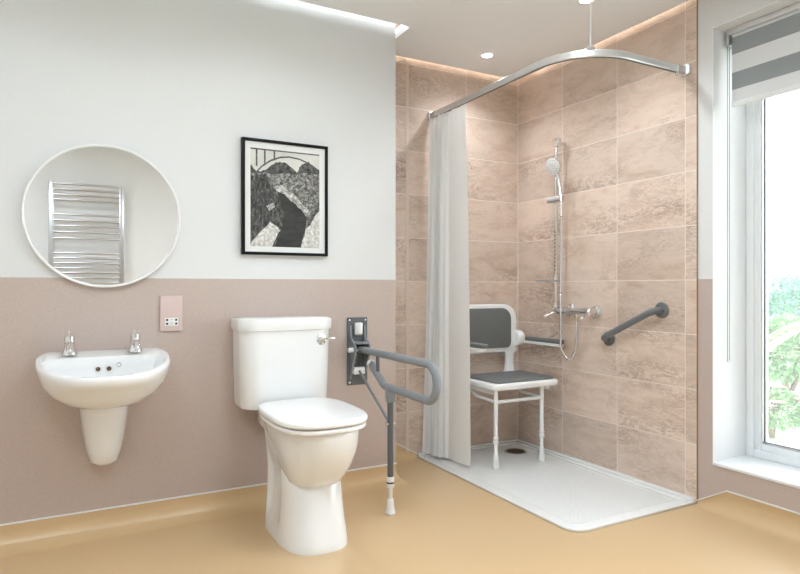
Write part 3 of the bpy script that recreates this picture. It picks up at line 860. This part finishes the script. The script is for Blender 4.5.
t = thing('shower_mixer', (2.499, 2.48, .852), 'chrome thermostatic bar shower valve at the foot of the riser', 'shower valve')
MXX, MZZ = 2.438, .852
obj('body', lathe(B(), [(.016, 0), (.021, .004), (.0215, .05), (.019, .054), (.019, .058), (.0175, .062), (.0175, .20), (.019, .205), (.0215, .209), (.0215, .268), (.017, .274)], (MXX, 2.640, MZZ), (0, -1, 0), 24), M['chrome'], t)
obj('riser_elbow', cyl(B(), (RRX, RRY, .856), (RRX, RRY, .90), .013, bev=.002), M['chrome'], t)
obj('diverter', lathe(B(), [(.014, .0), (.014, .022), (.010, .028), (.004, .030)], (MXX, 2.505, MZZ + .012), (0, 0, 1), 18), M['chrome'], t)
for y in (2.59, 2.385):
    fl = obj('wall_flange', lathe(B(), [(.034, 0), (.034, .005), (.030, .012), (.017, .018), (.016, .055)], (2.4993, y, MZZ), (-1, 0, 0), 28), M['chrome'], t)
for y, d in ((2.632, (-.55, .45, -.35)), (2.376, (-.75, -.05, -.4))):
    a = Vector((MXX - .014, y, MZZ - .008)); d = Vector(d).normalized()
    lv = obj('control_lever', sweep(B(), [a, a + d*.05], [.0055, .0045], 12), M['chrome'], t)
    obj('lever_tip', lathe(B(), [(.005, 0), (.0065, .004), (.0065, .014), (.004, .018)], a + d*.046, d, 14), M['white_plastic'], lv)
obj('hose_outlet', lathe(B(), [(.011, .0), (.011, -.026), (.0085, -.03), (.0085, -.045)], (MXX, 2.475, MZZ - .014), (0, 0, 1), 16), M['chrome'], t)

t = thing('hand_shower', (RRX, RRY, 1.515), 'round silver hand shower and flexible hose held on the riser slider', 'shower head')
hc = Vector((2.402, 2.620, 1.668)); hd = Vector((-.93, -.14, -.30)).normalized()
hd_o = obj('head', lathe(B(), [(.010, -.026), (.030, -.022), (.046, -.012), (.0505, -.004), (.0505, .003), (.048, .006)], hc, hd, 36), M['chrome'], t)
obj('spray_face', lathe(B(), [(.0475, .005), (.0475, .0075), (.044, .0082), (.030, .0082), (.028, .0095), (.018, .0095), (.016, .008), (.004, .008)], hc, hd, 36), M['white_plastic'], hd_o, label='white spray face')
bm = B(); u, v = frame_of(hd)
for rr, nn in ((.037, 16), (.023, 10), (.010, 5)):
    for k in range(nn):
        p = hc + (u*math.cos(2*PI*k/nn) + v*math.sin(2*PI*k/nn))*rr
        lathe(bm, [(.0022, .008), (.0016, .0115)], p, hd, 8)
obj('nozzles', bm, M['grey'], hd_o)
h0 = hc - hd*.014; h1 = Vector((2.424, 2.578, 1.465))
hx, hy = 2.424, 2.586
obj('handle', sweep(B(), [h0 + Vector((.0, 0, -.01)), h0.lerp(h1, .3) + Vector((.006, -.006, 0)), h0.lerp(h1, .65) + Vector((.004, -.004, 0)), h1], [.012, .0115, .0115, .0095], 14), M['chrome'], t)
hose = fillet([(2.424, 2.578, 1.470), (2.420, 2.572, 1.38), (2.409, 2.566, .95), (2.409, 2.566, .64), (2.43, 2.515, .560), (2.436, 2.478, .64), (MXX, 2.475, .80)], [0, .05, .3, .06, .06, .06, 0], 8)
def bumpy(pts, step=.0045):
    pts = [Vector(p) for p in pts]; out = []; rad = []; acc = 0; i = 0
    for a, b in zip(pts, pts[1:]):
        L = (b - a).length; n = max(1, int(L/step))
        for k in range(n): out.append(a.lerp(b, k/n))
    out.append(pts[-1])
    rad = [.0072 if k % 2 else .0062 for k in range(len(out))]
    return out, rad
hp, hr = bumpy(hose)
obj('hose', sweep(B(), hp, hr, 10), M['chrome'], t, 80)

# grab rail
t = thing('grab_rail', (2.4995, 2.14, .79), 'sloping charcoal grab rail fixed to the tiled side wall', 'grab rail')
ga, gb = Vector((2.4993, 2.300, .713)), Vector((2.4993, 1.972, .874))
du = (gb - ga).normalized(); ofs = Vector((-.062, 0, 0))
obj('bar', sweep(B(), fillet([ga + Vector((-.004, 0, 0)), ga + ofs, gb + ofs, gb + Vector((-.004, 0, 0))], .042, 9), .0165, 18), M['grab'], t)
for p in (ga, gb):
    obj('flange', lathe(B(), [(.037, 0), (.0385, .002), (.0385, .008), (.036, .0105), (.02, .011)], p, (-1, 0, 0), 32), M['grab'], t)

# ------------------------------------------------------------------ blind
t = thing('roller_blind', (2.575, WY1 - .03, 2.13), 'grey and white striped roller blind at the top of the window', 'blind')
by0, by1 = WY0 + .025, 1.690
obj('cassette', box(B(), 2.575, 2.655, by0 - .01, by1 + .008, 2.108, 2.133, .003), M['alu'], t)
obj('roller', cyl(B(), (2.612, by0, 2.096), (2.612, by1 - .012, 2.096), .024, n=24), M['blind'], t)
obj('end_bracket', box(B(), 2.572, 2.645, by1 - .006, by1 + .008, 2.058, 2.112, .003), M['satin'], t)
obj('cloth', box(B(), 2.5865, 2.5885, by0 + .005, by1 - .012, 1.80, 2.096), M['blind'], t, 0)
obj('bottom_bar', box(B(), 2.580, 2.595, by0 + .005, by1 - .012, 1.784, 1.806, .003), M['white_plastic'], t)
for dx in (-.007, .007):
    bm = B()
    sweep(bm, [(2.580 + dx, by1 + .001, 2.07), (2.580 + dx, by1 + .001, .655)], .0014, 6)
    obj('chain', bm, M['grey'], t)
obj('chain', sweep(B(), [(2.573, by1 + .001, .656), (2.576, by1 + .001, .650), (2.584, by1 + .001, .650), (2.587, by1 + .001, .656)], .0014, 6), M['satin'], t)
bm = B()
for dx in (-.007, .007):
    for k in range(110):
        z = .66 + k*.0128
        lathe(bm, [(.0004, -.0022), (.0021, 0), (.0004, .0022)], (2.580 + dx, by1 + .001, z), (0, 0, 1), 6, False, False)
tag(obj('chain_beads', bm, M['grey'], t), kind='stuff')

# ------------------------------------------------------------------ lamps
def lamp(name, kind, loc, energy, color=(1, 1, 1), **kw):
    d = bpy.data.lights.new(name, kind); d.energy = energy; d.color = color
    for k, v in kw.items(): setattr(d, k, v)
    o = bpy.data.objects.new(name, d); COL.objects.link(o); o.location = loc
    return o
SPOT_ROOM, SPOT_SHOWER = 4.5, 16
FILL_PANEL = 12.0
downs = [(2.046, 2.76, 'round recessed ceiling downlight nearest the shower corner', SPOT_SHOWER), (2.046, 2.015, 'round recessed ceiling downlight above the curved curtain rail, at the top edge', SPOT_SHOWER),
         (-.40, 1.80, None, SPOT_ROOM), (.75, 1.80, None, SPOT_ROOM)]
for x, y, lab, en in downs:
    t = thing('ceiling_downlight', (x, y, ZC), lab or 'round recessed ceiling downlight over the open floor', 'light', 'recessed ceiling downlights')
    obj('bezel', lathe(B(), [(.028, .0), (.030, -.004), (.042, -.0035), (.043, 0)], (x, y, ZC - .0002), (0, 0, 1), 32, False, False), M['white_metal'], t)
    obj('lens', lathe(B(), [(.029, 0), (.029, -.002)], (x, y, ZC - .0002), (0, 0, 1), 32), M['lamp'], t)
    lamp('downlight_beam', 'SPOT', (x, y, ZC - .006), en, (.88, .95, 1), spot_size=math.radians(135 if en == SPOT_SHOWER else 156), spot_blend=.9 if en == SPOT_SHOWER else .25, shadow_soft_size=.03)
M['panel'] = emit('fill_panel_glow', (.80, .91, 1.0, 1), FILL_PANEL)
for x, y, lab in ((-.35, .62, 'unseen square fill panel added under the ceiling, nearer the left wall'), (1.1, 1.02, 'unseen square fill panel added under the ceiling, nearer the window')):  # glowing panels out of view, added to fill the room with soft light
    t = thing('added_fill_panel', (x, y, ZC), lab, 'light', 'added unseen fill panels')
    bm = B(); h = .3
    box(bm, x-h, x+h, y-h, y-h+.015, ZC - .012, ZC - .0003, .002); box(bm, x-h, x+h, y+h-.015, y+h, ZC - .012, ZC - .0003, .002)
    box(bm, x-h, x-h+.015, y-h+.015, y+h-.015, ZC - .012, ZC - .0003, .002); box(bm, x+h-.015, x+h, y-h+.015, y+h-.015, ZC - .012, ZC - .0003, .002)
    obj('fill_panel_frame', bm, M['white_metal'], t)
    obj('fill_diffuser', box(B(), x-h+.015, x+h-.015, y-h+.015, y+h-.015, ZC - .008, ZC - .0004), M['panel'], t, 0)
def led(x0, x1, y0, y1, mat, lab):
    o = obj('led_strip', box(B(), x0, x1, y0, y1, ZC + .0255, ZC + .0855), mat, None, 0, loc=((x0+x1)/2, (y0+y1)/2, ZC + .0255))
    tag(o, lab, 'light strip', 'hidden ceiling gap light strips')
led(XL + .1, 1.47, 2.598, 2.602, M['led_cool'], 'hidden light strip in the ceiling gap above the picture wall')
led(1.53, 1.534, 2.62, 2.99, M['led_cool'], 'hidden light strip in the ceiling gap above the wall end')
led(1.54, 2.44, 2.966, 2.97, M['led_warm'], 'hidden warm light strip in the ceiling gap above the far tiles')
led(2.421, 2.425, 1.80, 2.94, M['led_warm'], 'hidden warm light strip in the ceiling gap above the side tiles')

# ------------------------------------------------------------------ garden
g = struct('garden_ground', box(B(), 2.95, 30, -12, 25, -.35, -.25), M['lawn'])
def leaf(bm, p, d, L, W, mi=0, droop=.25):
    d = d.normalized(); u, v = frame_of(d)
    m_ = p + d*L*.5 + Vector((0, 0, 0)); e = p + d*L - Vector((0, 0, L*droop))
    vs = [bm.verts.new(q) for q in (p, m_ + u*W/2, e, m_ - u*W/2)]
    f = bm.faces.new(vs); f.material_index = mi
def bush(x, y, r, h, n, leafm, lab, seed, ll=.12, pink=None, name='garden_shrub'):
    rr = random.Random(seed); z0 = -.25
    t = thing(name, (x, y, z0), lab, 'shrub', 'shrubs in the garden outside')
    bm = B()
    for k in range(7):
        a = rr.uniform(0, 2*PI); sweep(bm, [(x, y, z0), (x + r*.3*math.cos(a), y + r*.3*math.sin(a), z0 + h*.45), (x + r*.65*math.cos(a), y + r*.65*math.sin(a), z0 + h*.8)], [.02, .013, .006], 6)
    obj('stem', bm, M['bark'], t)
    bm = B()
    for k in range(n):
        a = rr.uniform(0, 2*PI); b = math.acos(rr.uniform(-.6, 1)); q = rr.uniform(.55, 1)
        d = Vector((math.sin(b)*math.cos(a), math.sin(b)*math.sin(a), math.cos(b)))
        p = Vector((x + d.x*r*q, y + d.y*r*q, z0 + h*.55 + d.z*h*.45*q))
        leaf(bm, p, d + Vector((rr.uniform(-.7, .7), rr.uniform(-.7, .7), rr.uniform(-.4, .7))), ll*rr.uniform(.7, 1.3), ll*.6)
    obj('foliage', bm, leafm, t, 0)
    if pink:
        for k in range(pink):
            bm = B()
            a = rr.uniform(0, 2*PI); b = math.acos(rr.uniform(0, 1))
            d = Vector((math.sin(b)*math.cos(a), math.sin(b)*math.sin(a), math.cos(b)))
            p = Vector((x + d.x*r, y + d.y*r, z0 + h*.55 + d.z*h*.47))
            for m_ in range(5):
                aa = 2*PI*m_/5; leaf(bm, p, Vector((math.cos(aa), math.sin(aa), .5)), .08, .06)
            obj('flower', bm, M['pink'], t, 0, label='pink flower')
bush(5.05, 2.93, .24, .40, 1300, M['leaf'], 'low green shrub with pink flowers outside the window', 3, .055, 24)
bush(6.9, 3.82, .46, .90, 3000, M['leaf'], 'rounded mid green shrub outside, behind the pink flowers', 9, .085)
bush(8.4, 4.60, .40, 1.40, 2400, M['leaf2'], 'tall narrow blue green shrub outside, at the right edge', 5, .09)
bush(10.2, 6.0, 1.1, 1.1, 1500, M['leaf'], 'broad pale green shrub farthest from the window', 11, .2)
def arching(x, y, lab, seed):
    rr = random.Random(seed); z0 = -.25
    t = thing('arching_palm', (x, y, z0), lab, 'plant')
    obj('trunk', sweep(B(), [(x, y, z0), (x + .02, y, z0 + .5), (x, y + .02, z0 + .9)], [.05, .04, .035], 8), M['bark'], t)
    for k in range(11):
        a = 2*PI*k/11 + rr.uniform(-.2, .2); L = rr.uniform(.75, 1.05)
        pts = [Vector((x + L*f*math.cos(a), y + L*f*math.sin(a), z0 + .9 + .55*f - .75*f*f)) for f in (0, .15, .3, .45, .6, .75, .9, 1)]
        bm = B(); sweep(bm, pts, [.009, .008, .007, .006, .005, .004, .003, .002], 6)
        s = Vector((-math.sin(a), math.cos(a), 0))
        for p, q in zip(pts[1:], pts[2:]):
            for w in (0, .33, .66):
                for sg in (-1, 1):
                    leaf(bm, p.lerp(q, w), s*sg + Vector((math.cos(a), math.sin(a), 0))*.8, .24, .025, 0, .3)
        obj('frond', bm, M['frond'], t, 0)
arching(5.6, 2.25, 'palm with pale arching fronds outside the window', 12)

# ------------------------------------------------------------------ sky, camera, view
W = bpy.data.worlds.new('overcast_sky'); S.world = W; W.use_nodes = True
nt = W.node_tree; bg = nt.nodes['Background']
bg.inputs[0].default_value = (0.93, 0.955, 1.0, 1); bg.inputs[1].default_value = 3.4
po = lamp('window_portal', 'AREA', (2.80, (WY0+WY1)/2, (WZ0+WZ1)/2), 1.0, shape='RECTANGLE', size=WZ1-WZ0, size_y=WY1-WY0)
po.rotation_euler = (0, math.radians(90), 0); po.data.cycles.is_portal = True

cam = bpy.data.cameras.new('camera'); co = bpy.data.objects.new('camera', cam); COL.objects.link(co)
cam.sensor_width = 36; cam.lens = 607.65/800*36; cam.clip_start = .02
co.location = (0, 0, .985); co.rotation_euler = (math.radians(90), 0, math.radians(-28.374))
S.camera = co
vs = S.view_settings
vs.view_transform = 'Standard'; vs.look = 'None'; vs.gamma = 1; vs.use_curve_mapping = False
vs.exposure = 0.86
